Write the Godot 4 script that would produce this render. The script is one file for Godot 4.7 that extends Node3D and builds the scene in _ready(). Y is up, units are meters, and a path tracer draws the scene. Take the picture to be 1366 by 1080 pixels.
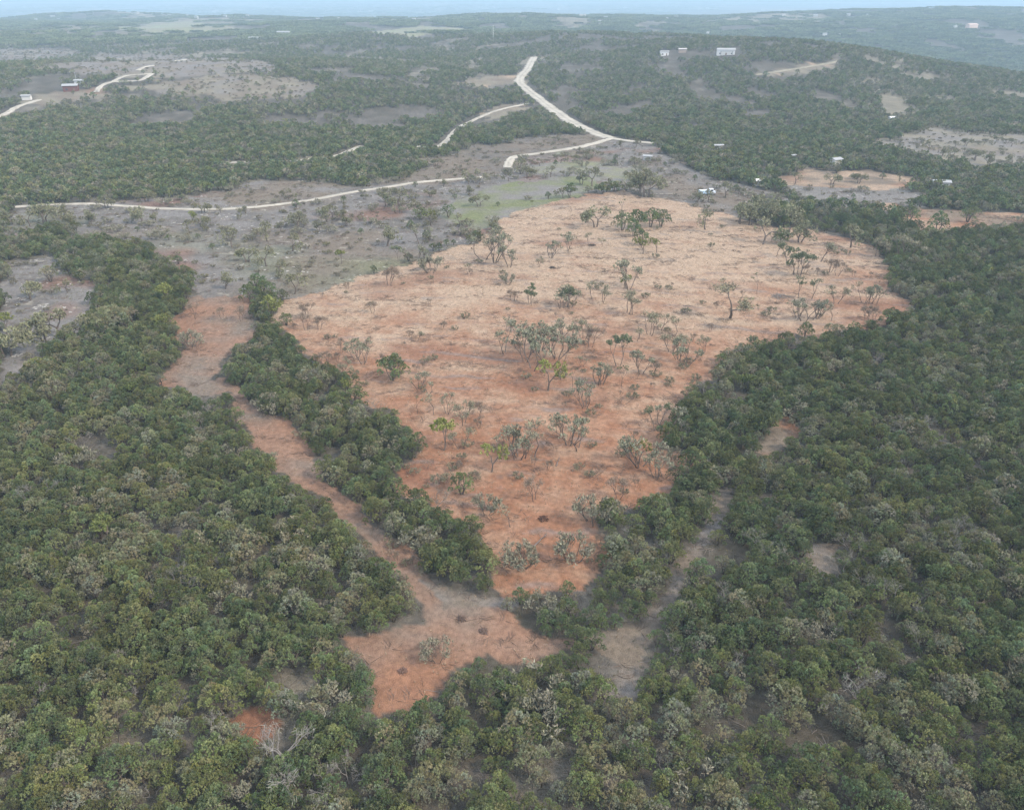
extends Node3D
# A scrub woodland with a cleared field of red soil, seen from a drone 85 m up; pale roads, pastures and hazy hills beyond.

const FOCAL := 1083.0            # photo pixels
const CX := 683.0
const CY := 540.0
const EYE := 85.0
const PITCH := deg_to_rad(27.43)

var rng := RandomNumberGenerator.new()
var n_low := FastNoiseLite.new()
var n_mid := FastNoiseLite.new()
var n_fine := FastNoiseLite.new()
var n_streak := FastNoiseLite.new()
var n_grit := FastNoiseLite.new()
var sp := sin(PITCH)
var cp := cos(PITCH)

# ---------------------------------------------------------------- small helpers
func noise(seed_: int, wavelength: float, octaves := 3) -> FastNoiseLite:
	var n := FastNoiseLite.new()
	n.seed = seed_
	n.noise_type = FastNoiseLite.TYPE_SIMPLEX_SMOOTH
	n.frequency = 1.0 / wavelength
	n.fractal_type = FastNoiseLite.FRACTAL_FBM
	n.fractal_octaves = octaves
	return n

func rnd(a: float, b: float) -> float:
	return rng.randf_range(a, b)

func unit() -> Vector3:
	var z := rng.randf_range(-1.0, 1.0)
	var a := rng.randf() * TAU
	var s := sqrt(1.0 - z * z)
	return Vector3(cos(a) * s, z, sin(a) * s)

var taken := {}
func numbered(called: String) -> String:
	if not taken.has(called):
		taken[called] = 0
		return called
	taken[called] += 1
	return "%s_%03d" % [called, taken[called]]

func tag(o: Node, label: String, category := "", group := "", kind := "") -> void:
	if label: o.set_meta("label", label)
	if category: o.set_meta("category", category)
	if group: o.set_meta("group", group)
	if kind: o.set_meta("kind", kind)

# ---------------------------------------------------------------- the land
func hill(x: float, z: float, cx: float, cz: float, rx: float, rz: float, h: float) -> float:
	var u := (x - cx) / rx
	var v := (z - cz) / rz
	return h * exp(-(u * u + v * v))

func height(x: float, z: float) -> float:
	var d := -z
	var y := n_low.get_noise_2d(x, z) * 1.3
	var far := smoothstep(450.0, 1500.0, d)
	if far > 0.0:
		y += far * n_low.get_noise_2d(x * 0.13 + 40.0, z * 0.13) * 20.0
		y += hill(x, z, -360.0, -840.0, 260.0, 170.0, 20.0)
		y += hill(x, z, -150.0, -700.0, 90.0, 110.0, 7.0)
		y += hill(x, z, 330.0, -960.0, 200.0, 190.0, 28.0)
		y += hill(x, z, 120.0, -1250.0, 260.0, 260.0, 14.0)
		y += hill(x, z, 900.0, -1350.0, 450.0, 450.0, -46.0)
		y += hill(x, z, 1150.0, -2750.0, 900.0, 350.0, 26.0)
		y += hill(x, z, -1480.0, -3150.0, 330.0, 260.0, 30.0)
		y -= 105.0 * smoothstep(2300.0, 4600.0, d + 300.0 * n_low.get_noise_2d(x * 0.06, 7.0))
		y += hill(x, z, -40.0, -640.0, 70.0, 110.0, -5.0)
		y += 60.0 * smoothstep(9000.0, 24000.0, d) * (0.6 + n_low.get_noise_2d(x * 0.02, z * 0.02))
	return y

func ray(px: float, py: float) -> Vector3:
	var u := (px - CX) / FOCAL
	var v := (CY - py) / FOCAL
	return Vector3(u, v * cp - sp, -cp - v * sp).normalized()

func ground_at(px: float, py: float) -> Vector3:
	# where the photograph's pixel meets the land
	var d := ray(px, py)
	var t := 60.0
	var was := t
	while t < 30000.0:
		if EYE + d.y * t < height(d.x * t, d.z * t):
			break
		was = t
		t += max(1.0, t * 0.01)
	for k in 14:
		var m := 0.5 * (was + t)
		if EYE + d.y * m < height(d.x * m, d.z * m): t = m
		else: was = m
	return Vector3(d.x * t, height(d.x * t, d.z * t), d.z * t)

func tall(base: Vector3, hpx: float) -> float:
	# metres of something upright at base that is hpx photo pixels high
	var yc := (base.y - EYE) * cp - base.z * sp
	var zc := -(base.y - EYE) * sp - base.z * cp
	var q := yc / zc + hpx / FOCAL
	return (q * zc - yc) / (cp + q * sp)

func wide(base: Vector3, wpx: float) -> float:
	return wpx / FOCAL * (-(base.y - EYE) * sp - base.z * cp)

# cover: patches of the land, drawn as outlines on the ground in world metres
class Patch:
	var name := ""
	var pts := PackedVector2Array()
	var box := Rect2()
	var a := Color.WHITE
	var b := Color.WHITE
	var c := Color.WHITE
	var trees := 0.0
	var warp := 1.0

var patches: Array[Patch] = []

func patch(called: String, px: Array, a: Color, b: Color, c: Color, trees := 0.0, warp := 1.0) -> void:
	var p := Patch.new()
	p.name = called
	for k in range(0, px.size(), 2):
		var g := ground_at(px[k], px[k + 1])
		p.pts.append(Vector2(g.x, g.z))
	p.box = Rect2(p.pts[0], Vector2.ZERO)
	for q in p.pts: p.box = p.box.expand(q)
	p.box = p.box.grow(6.0)
	p.a = a; p.b = b; p.c = c; p.trees = trees; p.warp = warp
	patches.append(p)

func patch_at(x: float, z: float) -> Patch:
	var r := clampf(-z / 300.0, 0.4, 3.0)
	var q := Vector2(x + (n_mid.get_noise_2d(x, z) * 6.0 + n_fine.get_noise_2d(x * 0.6, z * 0.6) * 2.6) * r, z + (n_mid.get_noise_2d(x + 300.0, z) * 7.0 + n_fine.get_noise_2d(x * 0.6 + 80.0, z * 0.6) * 3.5) * r)
	for k in range(patches.size() - 1, -1, -1):
		var p := patches[k]
		if p.box.has_point(q) and Geometry2D.is_point_in_polygon(q, p.pts):
			return p
	return null

# soil, grass and litter: real colours (linear)
const SOIL := Color(0.292, 0.150, 0.093)
const SOIL_DARK := Color(0.225, 0.112, 0.075)
const STRAW := Color(0.382, 0.288, 0.216)
const GREY := Color(0.205, 0.194, 0.192)
const LITTER := Color(0.095, 0.085, 0.068)
const DUSK := Color(0.15, 0.138, 0.13)
const MEADOW := Color(0.17, 0.188, 0.098)
const CHALK := Color(0.36, 0.335, 0.29)
const BROWN := Color(0.185, 0.152, 0.122)
const PALE := Color(0.235, 0.213, 0.165)

func lay_patches() -> void:
	patch("range", [0, 286, 60, 277, 130, 268, 250, 262, 330, 245, 400, 240, 470, 250, 545, 236, 570, 212, 640, 195, 700, 184, 790, 178, 830, 188, 872, 194, 905, 215, 945, 238, 1000, 246, 1060, 268, 985, 300, 900, 275, 830, 252, 720, 272, 680, 288, 640, 318, 560, 343, 430, 388, 395, 397, 345, 400, 300, 405, 255, 402, 250, 372, 205, 338, 130, 322, 60, 306, 0, 318], GREY, DUSK, BROWN, 0.10)
	patch("range", [0, 352, 70, 345, 125, 385, 130, 425, 92, 448, 60, 482, 0, 528], GREY, DUSK, BROWN, 0.12)
	patch("bank", [250, 264, 330, 246, 400, 241, 468, 250, 440, 258, 340, 272, 240, 274], BROWN, GREY, BROWN, 0.03)
	patch("bank", [550, 236, 572, 212, 640, 196, 700, 185, 790, 180, 812, 190, 700, 212, 682, 226, 640, 236], BROWN, DUSK, BROWN, 0.02)
	patch("meadow", [580, 284, 600, 270, 640, 252, 740, 236, 800, 238, 800, 254, 760, 264, 700, 282, 640, 304, 600, 296], MEADOW, GREY, MEADOW, 0.015)
	patch("meadow", [690, 228, 740, 215, 860, 222, 870, 245, 800, 240], Color(0.22, 0.225, 0.14), GREY, GREY, 0.08)
	patch("lot", [895, 256, 940, 250, 1000, 262, 1060, 276, 1000, 290, 930, 276], GREY, DUSK, BROWN, 0.05)
	patch("lot", [1035, 246, 1100, 246, 1200, 248, 1246, 266, 1180, 278, 1060, 270], Color(0.22, 0.21, 0.2), DUSK, GREY, 0.03)
	patch("strip", [1026, 243, 1070, 226, 1160, 228, 1226, 238, 1200, 250, 1080, 250], STRAW, BROWN, SOIL, 0.03)
	patch("field", [1182, 272, 1230, 278, 1290, 282, 1380, 282, 1380, 308, 1290, 310, 1250, 320, 1212, 302], SOIL, STRAW, BROWN, 0.06)
	patch("pasture", [1140, 196, 1210, 182, 1240, 169, 1290, 177, 1400, 184, 1400, 228, 1300, 226, 1220, 207], GREY, PALE, BROWN, 0.05)
	patch("pasture", [150, 119, 230, 107, 330, 99, 400, 104, 424, 118, 400, 131, 330, 134, 220, 124], BROWN, PALE, GREY, 0.09)
	patch("pasture", [60, 86, 130, 71, 240, 73, 330, 79, 380, 95, 250, 101, 210, 104, 100, 97], BROWN, GREY, PALE, 0.12)
	patch("pasture", [-40, 68, 60, 65, 114, 71, 60, 80, -40, 88], BROWN, GREY, PALE, 0.06)
	patch("yard", [52, 124, 130, 117, 158, 128, 110, 134, 20, 140], BROWN, PALE, SOIL_DARK, 0.05)
	patch("yard", [598, 110, 640, 103, 694, 99, 694, 111, 640, 118], PALE, BROWN, STRAW, 0.05)
	patch("yard", [636, 152, 665, 142, 706, 138, 694, 150, 650, 161], PALE, BROWN, STRAW, 0.02)
	patch("yard", [1008, 99, 1060, 90, 1122, 81, 1126, 86, 1060, 96, 1015, 102], PALE, BROWN, STRAW, 0.0)
	patch("yard", [250, 222, 320, 218, 330, 221, 260, 228], PALE, BROWN, STRAW, 0.0)
	patch("grassland", [140, 37, 250, 28, 325, 41, 200, 43], Color(0.24, 0.26, 0.15), PALE, PALE, 0.02)
	patch("grassland", [428, 46, 560, 34, 645, 41, 550, 50], PALE, Color(0.24, 0.26, 0.15), PALE, 0.05)
	patch("clearing", [718, 274, 830, 254, 900, 268, 990, 292, 1040, 304, 1090, 306, 1150, 322, 1192, 350, 1178, 378, 1214, 402, 1172, 436, 1092, 452, 1060, 446, 1002, 456, 975, 482, 930, 512, 902, 560, 885, 592, 938, 612, 902, 642, 832, 680, 802, 702, 822, 746, 792, 780, 732, 786, 668, 800, 660, 762, 640, 706, 590, 690, 545, 662, 520, 632, 560, 602, 550, 572, 510, 547, 480, 532, 460, 512, 440, 492, 402, 472, 372, 432, 370, 405, 395, 395, 430, 386, 500, 365, 560, 345, 640, 320, 680, 290], SOIL, STRAW, SOIL_DARK, 0.0, 0.5)
	patch("corridor", [250, 400, 330, 395, 345, 430, 330, 452, 296, 472, 290, 502, 332, 532, 352, 546, 392, 560, 412, 592, 432, 640, 480, 680, 510, 712, 546, 742, 576, 772, 622, 797, 660, 796, 682, 830, 746, 848, 800, 846, 746, 866, 690, 882, 640, 882, 604, 892, 580, 922, 540, 946, 500, 942, 500, 900, 470, 872, 464, 846, 520, 850, 566, 836, 560, 802, 530, 772, 488, 722, 440, 673, 400, 655, 368, 632, 336, 602, 324, 562, 300, 527, 230, 516, 224, 490, 244, 470, 224, 450, 234, 425], Color(0.265, 0.165, 0.12), Color(0.2, 0.165, 0.14), SOIL, 0.0)
	patch("opening", [308, 962, 350, 940, 388, 944, 394, 970, 335, 1002], SOIL, SOIL_DARK, BROWN, 0.0)
	patch("opening", [1000, 604, 1030, 560, 1072, 553, 1066, 582, 1022, 612], BROWN, SOIL, GREY, 0.0)
	patch("opening", [1072, 738, 1132, 723, 1122, 768, 1086, 757], GREY, BROWN, DUSK, 0.0)
	patch("opening", [760, 852, 800, 848, 846, 844, 856, 858, 836, 880, 806, 864], GREY, BROWN, DUSK, 0.0)
	patch("opening", [560, 775, 640, 790, 690, 792, 665, 812, 600, 812], GREY, BROWN, DUSK, 0.0)
	patch("track", [962, 652, 982, 650, 962, 690, 939, 735, 919, 772, 900, 806, 880, 850, 860, 892, 840, 935, 808, 935, 834, 885, 852, 846, 878, 800, 897, 760, 919, 725, 942, 690], GREY, BROWN, DUSK, 0.0)

# ---------------------------------------------------------------- mesh building
var V := PackedVector3Array()
var C := PackedColorArray()
var I := PackedInt32Array()

func start() -> void:
	V = PackedVector3Array(); C = PackedColorArray(); I = PackedInt32Array()

func leaf(p: Vector3, d: Vector3, long: float, width: float, col: Color) -> void:
	var s := d.cross(unit())
	if s.length_squared() < 1e-5: s = d.cross(Vector3(0.3, 0.8, 0.5))
	s = s.normalized() * width * 0.5
	var m := p + d * long * 0.5
	var k := V.size()
	V.append(p); V.append(m + s); V.append(p + d * long); V.append(m - s)
	for q in 4: C.append(col)
	I.append_array(PackedInt32Array([k, k + 1, k + 2, k, k + 2, k + 3]))

func tube(a: Vector3, b: Vector3, ra: float, rb: float, col: Color, sides := 5) -> void:
	var d := (b - a).normalized()
	var u := d.cross(Vector3(0.37, 0.21, 0.9)).normalized()
	var w := d.cross(u)
	var k := V.size()
	for q in sides:
		var f := TAU * q / sides
		var o := u * cos(f) + w * sin(f)
		V.append(a + o * ra); V.append(b + o * rb)
		C.append(col); C.append(col)
	for q in sides:
		var i := k + q * 2
		var j := k + ((q + 1) % sides) * 2
		I.append_array(PackedInt32Array([i, j, i + 1, j, j + 1, i + 1]))

func box(lo: Vector3, hi: Vector3, col := Color.WHITE) -> void:
	var k := V.size()
	for q in 8:
		V.append(Vector3(hi.x if q & 1 else lo.x, hi.y if q & 2 else lo.y, hi.z if q & 4 else lo.z))
		C.append(col)
	for f in [[0, 2, 3, 1], [4, 5, 7, 6], [0, 4, 6, 2], [1, 3, 7, 5], [0, 1, 5, 4], [2, 6, 7, 3]]:
		I.append_array(PackedInt32Array([k + f[0], k + f[2], k + f[1], k + f[0], k + f[3], k + f[2]]))

func surface_into(m: ArrayMesh, mat: Material) -> void:
	if V.is_empty(): return
	var a := []
	a.resize(Mesh.ARRAY_MAX)
	a[Mesh.ARRAY_VERTEX] = V; a[Mesh.ARRAY_COLOR] = C; a[Mesh.ARRAY_INDEX] = I
	m.add_surface_from_arrays(Mesh.PRIMITIVE_TRIANGLES, a)
	m.surface_set_material(m.get_surface_count() - 1, mat)

func made(mat: Material) -> ArrayMesh:
	var m := ArrayMesh.new()
	surface_into(m, mat)
	return m

func put(parent: Node, called: String, mesh: Mesh) -> MeshInstance3D:
	var o := MeshInstance3D.new()
	o.name = called
	o.mesh = mesh
	parent.add_child(o, true)
	return o

func paint(col: Color, rough := 0.9, vertex := true) -> StandardMaterial3D:
	var m := StandardMaterial3D.new()
	m.albedo_color = col.linear_to_srgb()
	m.roughness = rough
	m.vertex_color_use_as_albedo = vertex
	m.metallic_specular = 0.25
	m.cull_mode = BaseMaterial3D.CULL_DISABLED
	return m

# ---------------------------------------------------------------- plants
class Plant:
	var trunks: Array[ArrayMesh] = []
	var crown: ArrayMesh
	var joined: ArrayMesh
	var tall := 5.0

var plants := {}      # kind -> Array of Plant
var bark: StandardMaterial3D
var leafy: StandardMaterial3D
var tints := {}
var tips := []

func tuft(p: Vector3, out: Vector3, r: float, n: int, col: Color, slim := 0.42) -> void:
	var shade := rnd(0.8, 1.2)
	for k in n:
		var d := (out * 0.8 + unit() * 0.95 + Vector3(0, 0.35, 0)).normalized()
		var f := shade * rnd(0.85, 1.15)
		leaf(p + unit() * r * 0.4 - d * r * 0.25, d, r * rnd(0.7, 1.15), r * slim * rnd(0.7, 1.2), Color(col.r * f, col.g * f, col.b * f))

func grow(p: Vector3, d: Vector3, long: float, r: float, depth: int, spread: float, up: float, col: Color) -> void:
	var m := p + d * long * 0.5 + unit() * long * 0.05
	var e := m + (d + unit() * 0.22).normalized() * long * 0.5
	tube(p, m, r, r * 0.86, col, 4 if depth < 2 else 5)
	tube(m, e, r * 0.86, r * 0.7, col, 4 if depth < 2 else 5)
	if depth == 0:
		tips.append([e, (e - m).normalized()])
		return
	var kids := 3 if rng.randf() < 0.45 else 2
	for k in kids:
		var nd := (d + unit() * spread + Vector3(0, up, 0)).normalized()
		grow(e, nd, long * rnd(0.62, 0.82), r * 0.62, depth - 1, spread, up, col)

func keep(kind: String, p: Plant) -> void:
	if not plants.has(kind): plants[kind] = []
	plants[kind].append(p)

func juniper(kind: String, sd: int, lobes: int, per: int, leaves: int, r_tuft: float, col: Color, wide_: float, high: float, slim := 0.42) -> void:
	# a low evergreen: short twisted stems under a crown of many rounded clumps
	rng.seed = sd
	var p := Plant.new()
	p.tall = high
	start()
	var stems := 2 + sd % 3
	var spots := []
	for k in lobes:
		var f := k * 2.39996 + rnd(-0.4, 0.4)
		var q := sqrt((k + 0.5) / lobes)
		var lr := rnd(0.38, 0.68)
		var y := high - lr * 1.3 - pow(q, 1.8) * high * rnd(0.3, 0.6) - rnd(0.0, 0.7)
		spots.append([Vector3(cos(f) * q * (wide_ * 0.5 - lr * 0.5), max(y, lr), sin(f) * q * (wide_ * 0.5 - lr * 0.5)), lr])
	var bc := Color(0.12, 0.10, 0.085)
	for k in stems:
		var a := TAU * k / stems + rnd(0.0, 1.0)
		var foot := Vector3(cos(a) * 0.12, -0.15, sin(a) * 0.12)
		var knee := Vector3(cos(a) * rnd(0.3, 0.7), high * 0.32, sin(a) * rnd(0.3, 0.7))
		tube(foot, knee, 0.12, 0.08, bc)
		for l in range(k, spots.size(), stems):
			tube(knee, spots[l][0], 0.06, 0.025, bc, 4)
	p.trunks = [made(bark)]
	var tv := V; var tc := C; var ti := I
	start()
	for s in spots:
		var c: Vector3 = s[0]
		var lr: float = s[1]
		var g := rnd(0.66, 1.3)
		var lc := Color(col.r * g * rnd(0.88, 1.2), col.g * g, col.b * g * rnd(0.8, 1.2))
		for k in per:
			var o := unit()
			if o.y < -0.45: o.y = -o.y
			tuft(c + Vector3(o.x, o.y * 1.35, o.z) * lr * rnd(0.8, 1.02), (o + Vector3(0, 0.35, 0)).normalized(), r_tuft, leaves, lc, slim)
	p.crown = made(leafy)
	p.joined = ArrayMesh.new()
	surface_into(p.joined, leafy)
	V = tv; C = tc; I = ti
	surface_into(p.joined, bark)
	keep(kind, p)

func branching(kind: String, sd: int, o: Dictionary) -> void:
	# trunk and limbs that fork, leaves in tufts at the ends of the twigs
	rng.seed = sd
	var p := Plant.new()
	start()
	tips = []
	var bc: Color = o.bark
	var tv := PackedVector3Array(); var tc := PackedColorArray(); var ti := PackedInt32Array()
	var stems: int = o.get("stems", 1)
	for k in stems:
		var a := TAU * k / stems + rnd(0.0, 1.5)
		var lean: float = o.get("lean", 0.15) * rnd(0.6, 1.4)
		var d := Vector3(cos(a) * lean, 1.0, sin(a) * lean).normalized()
		var foot: Vector3 = Vector3(cos(a), 0.0, sin(a)) * o.get("apart", 0.25) * (1.0 if stems > 1 else 0.0) - Vector3(0, 0.15, 0)
		start()
		grow(foot, d, o.first * rnd(0.85, 1.15), o.r * rnd(0.8, 1.1), o.depth, o.spread, o.up, bc)
		p.trunks.append(made(bark))
		for i in I: ti.append(i + tv.size())
		tv.append_array(V); tc.append_array(C)
	start()
	var top := 0.0
	for t in tips: top = max(top, t[0].y)
	p.tall = top + 0.25
	for t in tips:
		if rng.randf() < o.get("skip", 0.0): continue
		if o.get("min", 0.0) > 0.0 and t[0].y < top * o.min: continue
		var g := rnd(0.8, 1.2)
		var lc := Color(o.leaf.r * g, o.leaf.g * g * rnd(0.95, 1.05), o.leaf.b * g)
		for k in o.tufts:
			tuft(t[0] + unit() * o.cloud * Vector3(1, 0.7, 1), (t[1] + unit() * 0.6).normalized(), o.size, o.leaves, lc, o.get("slim", 0.4))
	p.crown = made(leafy)
	p.joined = ArrayMesh.new()
	surface_into(p.joined, leafy)
	V = tv; C = tc; I = ti
	surface_into(p.joined, bark)
	keep(kind, p)

const DARKBARK := Color(0.13, 0.108, 0.094)
const ASHBARK := Color(0.19, 0.176, 0.163)

func make_plants() -> void:
	bark = paint(Color.WHITE, 0.95)
	leafy = paint(Color.WHITE, 0.8)
	leafy.backlight = Color(0.25, 0.25, 0.2)
	var j := Color(0.172, 0.198, 0.092)
	for k in 8:
		juniper("juniper", 11 + k, 15 + k % 5, 30, 9, 0.2, j, rnd(3.8, 5.0), 4.6 + 0.15 * (k % 3))
	for k in 4:
		juniper("pale", 41 + k, 15, 24, 8, 0.22, Color(0.212, 0.218, 0.145), rnd(3.8, 4.6), 4.6, 0.34)
	for k in 3:
		juniper("mid", 61 + k, 11, 7, 7, 0.5, j, 4.5, 4.4, 0.5)
	for k in 2:
		juniper("midpale", 65 + k, 11, 7, 6, 0.52, Color(0.212, 0.216, 0.145), 4.3, 4.3, 0.5)
	for k in 7:
		branching("umbrella", 300 + k, {stems = 1 + k % 3, lean = 0.28, apart = 0.35, first = 1.9, r = 0.1, depth = 3, spread = 0.55, up = 0.25, bark = DARKBARK, leaf = Color(0.135, 0.152, 0.088), tufts = 7, size = 0.36, leaves = 7, cloud = 0.5, min = 0.5, skip = 0.1})
	for k in 8:
		branching("vase", 320 + k, {stems = 2 + k % 3, lean = 0.5, apart = 0.3, first = 1.4, r = 0.08, depth = 3, spread = 0.5, up = 0.3, bark = DARKBARK, leaf = Color(0.205, 0.205, 0.145), tufts = 4, size = 0.29, leaves = 6, cloud = 0.4, skip = 0.25, min = 0.32})
	for k in 7:
		branching("sparse", 340 + k, {stems = 1 + k % 3, lean = 0.35, apart = 0.4, first = 1.5, r = 0.085, depth = 3, spread = 0.6, up = 0.18, bark = Color(0.13, 0.10, 0.085), leaf = Color(0.225, 0.21, 0.145), tufts = 6, size = 0.36, leaves = 5, cloud = 0.45, skip = 0.2, slim = 0.25})
	for k in 3:
		branching("bare", 160 + k, {stems = 2 + k % 2, lean = 0.3, apart = 0.35, first = 1.3, r = 0.09, depth = 4, spread = 0.6, up = 0.15, bark = Color(0.14, 0.105, 0.09), leaf = Color(0.22, 0.172, 0.132), tufts = 4, size = 0.5, leaves = 4, cloud = 0.35, slim = 0.1})
	for k in 3:
		branching("pole", 180 + k, {stems = 1, lean = 0.15, first = 3.0, r = 0.085, depth = 2, spread = 0.7, up = 0.25, bark = DARKBARK, leaf = Color(0.13, 0.145, 0.085), tufts = 5, size = 0.34, leaves = 7, cloud = 0.38})
	for k in 3:
		branching("spring", 200 + k, {stems = 1, lean = 0.2, first = 1.2, r = 0.1, depth = 3, spread = 0.6, up = 0.25, bark = DARKBARK, leaf = Color(0.215, 0.25, 0.072), tufts = 8, size = 0.3, leaves = 6, cloud = 0.6})
	for k in 4:
		branching("oak", 220 + k, {stems = 1 + k % 2, lean = 0.25, apart = 0.3, first = 1.4, r = 0.17, depth = 3, spread = 0.85, up = 0.1, bark = DARKBARK, leaf = Color(0.195, 0.192, 0.118), tufts = 10, size = 0.36, leaves = 6, cloud = 0.75})
	for k in 3:
		branching("shrub", 240 + k, {stems = 9, lean = 0.75, apart = 0.4, first = 0.7, r = 0.04, depth = 2, spread = 0.55, up = 0.35, bark = Color(0.13, 0.11, 0.095), leaf = Color(0.21, 0.2, 0.145), tufts = 4, size = 0.3, leaves = 5, cloud = 0.32, slim = 0.28})
	branching("lone", 283, {stems = 1, lean = 0.55, first = 1.7, r = 0.11, depth = 4, spread = 0.75, up = 0.12, bark = DARKBARK, leaf = Color(0.215, 0.19, 0.125), tufts = 4, size = 0.38, leaves = 5, cloud = 0.45, slim = 0.25})
	for k in 3:
		branching("dead", 260 + k, {stems = 2, lean = 0.4, apart = 0.15, first = 1.6, r = 0.12, depth = 4, spread = 0.75, up = 0.1, bark = ASHBARK, leaf = Color(0.24, 0.225, 0.2), tufts = 2, size = 0.5, leaves = 3, cloud = 0.25, slim = 0.06})

func tinted(t: Color) -> StandardMaterial3D:
	if not tints.has(t):
		var m: StandardMaterial3D = leafy.duplicate()
		m.albedo_color = t.linear_to_srgb()
		tints[t] = m
	return tints[t]

var marks := []    # [x, z, phrase] of things one can find
func add_mark(px: float, py: float, phrase: String) -> void:
	var g := ground_at(px, py)
	marks.append([g.x, g.z, phrase])

func lay_marks() -> void:
	for m in [[592, 601, "the lone bright green tree"], [731, 521, "the round yellow green tree"], [656, 629, "the small bright green tree"], [974, 424, "the leaning lone tree"], [1040, 396, "the grey brush heap"], [725, 692, "the dark red brush heap"], [716, 724, "the slanting fallen log"], [942, 259, "the blue and white truck"], [850, 305, "the dark juniper clump"], [825, 488, "the dark dense crowned tree"], [722, 470, "the big cluster of grey trees"], [1062, 366, "the dark umbrella trees"], [680, 265, "the green meadow"], [150, 440, "the cream trees"], [345, 395, "the dark juniper pair"], [1110, 238, "the orange soil strip"], [1250, 252, "the old white house"], [350, 970, "the orange soil patch"], [372, 1062, "the bleached dead tree"], [540, 900, "the lowest orange soil"], [620, 830, "the fork of soil corridors"], [400, 620, "the soil corridor"], [280, 450, "the head of the corridor"], [840, 880, "the grey track"], [940, 710, "the upper grey track"], [1100, 745, "the small grey opening"], [1040, 580, "the pinkish opening"], [1290, 296, "the far red field"], [245, 279, "the white track"], [500, 252, "the white track bend"], [860, 620, "the edge of the clearing"], [480, 530, "the clearing edge"], [1180, 400, "the upper clearing edge"]]:
		add_mark(m[0], m[1], m[2])

func beside(at: Vector3) -> String:
	var best := 1e9
	var out := ""
	for m in marks:
		var d: float = (m[0] - at.x) * (m[0] - at.x) + (m[1] - at.z) * (m[1] - at.z)
		if d < best and d > 1.0: best = d; out = m[2]
	return ("beside " if best < 100.0 else "near ") + out if best < 2500.0 else ""

func sized(h: float) -> String:
	return "low" if h < 3.2 else "short" if h < 4.2 else "middling" if h < 5.2 else "tall" if h < 7.0 else "very tall"

var placed_plants := 0
func plant(kind: String, variant: int, at: Vector3, h: float, called: String, label: String, category: String, group := "", spread := 1.0, tint := Color.WHITE) -> Node3D:
	var list: Array = plants[kind]
	var p: Plant = list[variant % list.size()]
	var o := Node3D.new()
	o.name = numbered(called)
	add_child(o)
	var s := h / p.tall
	var b := Basis(Vector3.UP, variant * 2.399 + at.x).scaled(Vector3(s * spread, s, s * spread))
	o.transform = Transform3D(b, at)
	for m in p.trunks: put(o, "trunk" if category == "tree" else "stem", m)
	var c := put(o, "crown", p.crown)
	if tint != Color.WHITE: c.set_surface_override_material(0, tinted(tint))
	if group != "":
		var by := beside(at)
		label = sized(h) + " " + label
		if by != "":
			var cut := 0
			while label.split(" ").size() + by.split(" ").size() > 16:
				cut = label.rfind(" ")
				label = label.left(cut)
			label += " " + by
	tag(o, label, category, group)
	placed_plants += 1
	return o

# copies that nobody could count
class Mass:
	var at: Array[Transform3D] = []
	var tint: PackedColorArray = PackedColorArray()
var masses := {}

func mass(key: String, t: Transform3D, col: Color) -> void:
	if not masses.has(key): masses[key] = Mass.new()
	masses[key].at.append(t)
	masses[key].tint.append(col)

func pour(parent: Node, called: String, key: String, mesh: Mesh) -> void:
	if not masses.has(key): return
	var m: Mass = masses[key]
	var mm := MultiMesh.new()
	mm.transform_format = MultiMesh.TRANSFORM_3D
	mm.use_colors = true
	mm.mesh = mesh
	mm.instance_count = m.at.size()
	for k in m.at.size():
		mm.set_instance_transform(k, m.at[k])
		mm.set_instance_color(k, m.tint[k])
	var o := MultiMeshInstance3D.new()
	o.name = called
	o.multimesh = mm
	parent.add_child(o, true)
	o.set_meta("kind", "stuff")

func seen(p: Vector3, margin := 0.0) -> bool:
	var zc := -(p.y - EYE) * sp - p.z * cp
	if zc < 10.0: return false
	var px := CX + FOCAL * p.x / zc
	var py := CY - FOCAL * ((p.y - EYE) * cp - p.z * sp) / zc
	return px > -margin and px < 1366.0 + margin and py > -margin and py < 1080.0 + margin

# ---------------------------------------------------------------- the setting
func set_view() -> void:
	var cam := Camera3D.new()
	cam.name = "camera"
	cam.position = Vector3(0, EYE, 0)
	cam.rotation = Vector3(-PITCH, 0, 0)
	cam.fov = rad_to_deg(2.0 * atan(CY / FOCAL))
	cam.near = 1.0
	cam.far = 80000.0
	add_child(cam)
	cam.current = true
	var env := Environment.new()
	env.background_mode = Environment.BG_SKY
	var sky := Sky.new()
	var sm := ProceduralSkyMaterial.new()
	sm.sky_top_color = Color(0.75, 0.79, 0.85)
	sm.sky_horizon_color = Color(0.86, 0.885, 0.915)
	sm.sky_curve = 0.25
	sm.ground_bottom_color = Color(0.45, 0.44, 0.42)
	sm.ground_horizon_color = Color(0.72, 0.76, 0.80)
	sm.sky_energy_multiplier = 1.0
	sky.sky_material = sm
	env.sky = sky
	env.background_energy_multiplier = 0.92
	env.tonemap_mode = Environment.TONE_MAPPER_LINEAR
	env.tonemap_exposure = 2.9
	env.fog_enabled = true
	env.fog_density = 0.00021
	env.fog_light_color = Color(0.78, 0.91, 1.0)
	env.sdfgi_enabled = true
	env.ssao_enabled = true
	env.ssil_enabled = true
	var we := WorldEnvironment.new()
	we.name = "environment"
	we.environment = env
	add_child(we)
	var sun := DirectionalLight3D.new()
	sun.name = "sun"
	sun.light_color = Color(1.0, 0.94, 0.86)
	sun.light_energy = 0.5
	sun.light_angular_distance = 10.0
	sun.shadow_enabled = true
	sun.rotation = Vector3(deg_to_rad(-42), deg_to_rad(66), 0)
	add_child(sun)

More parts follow.
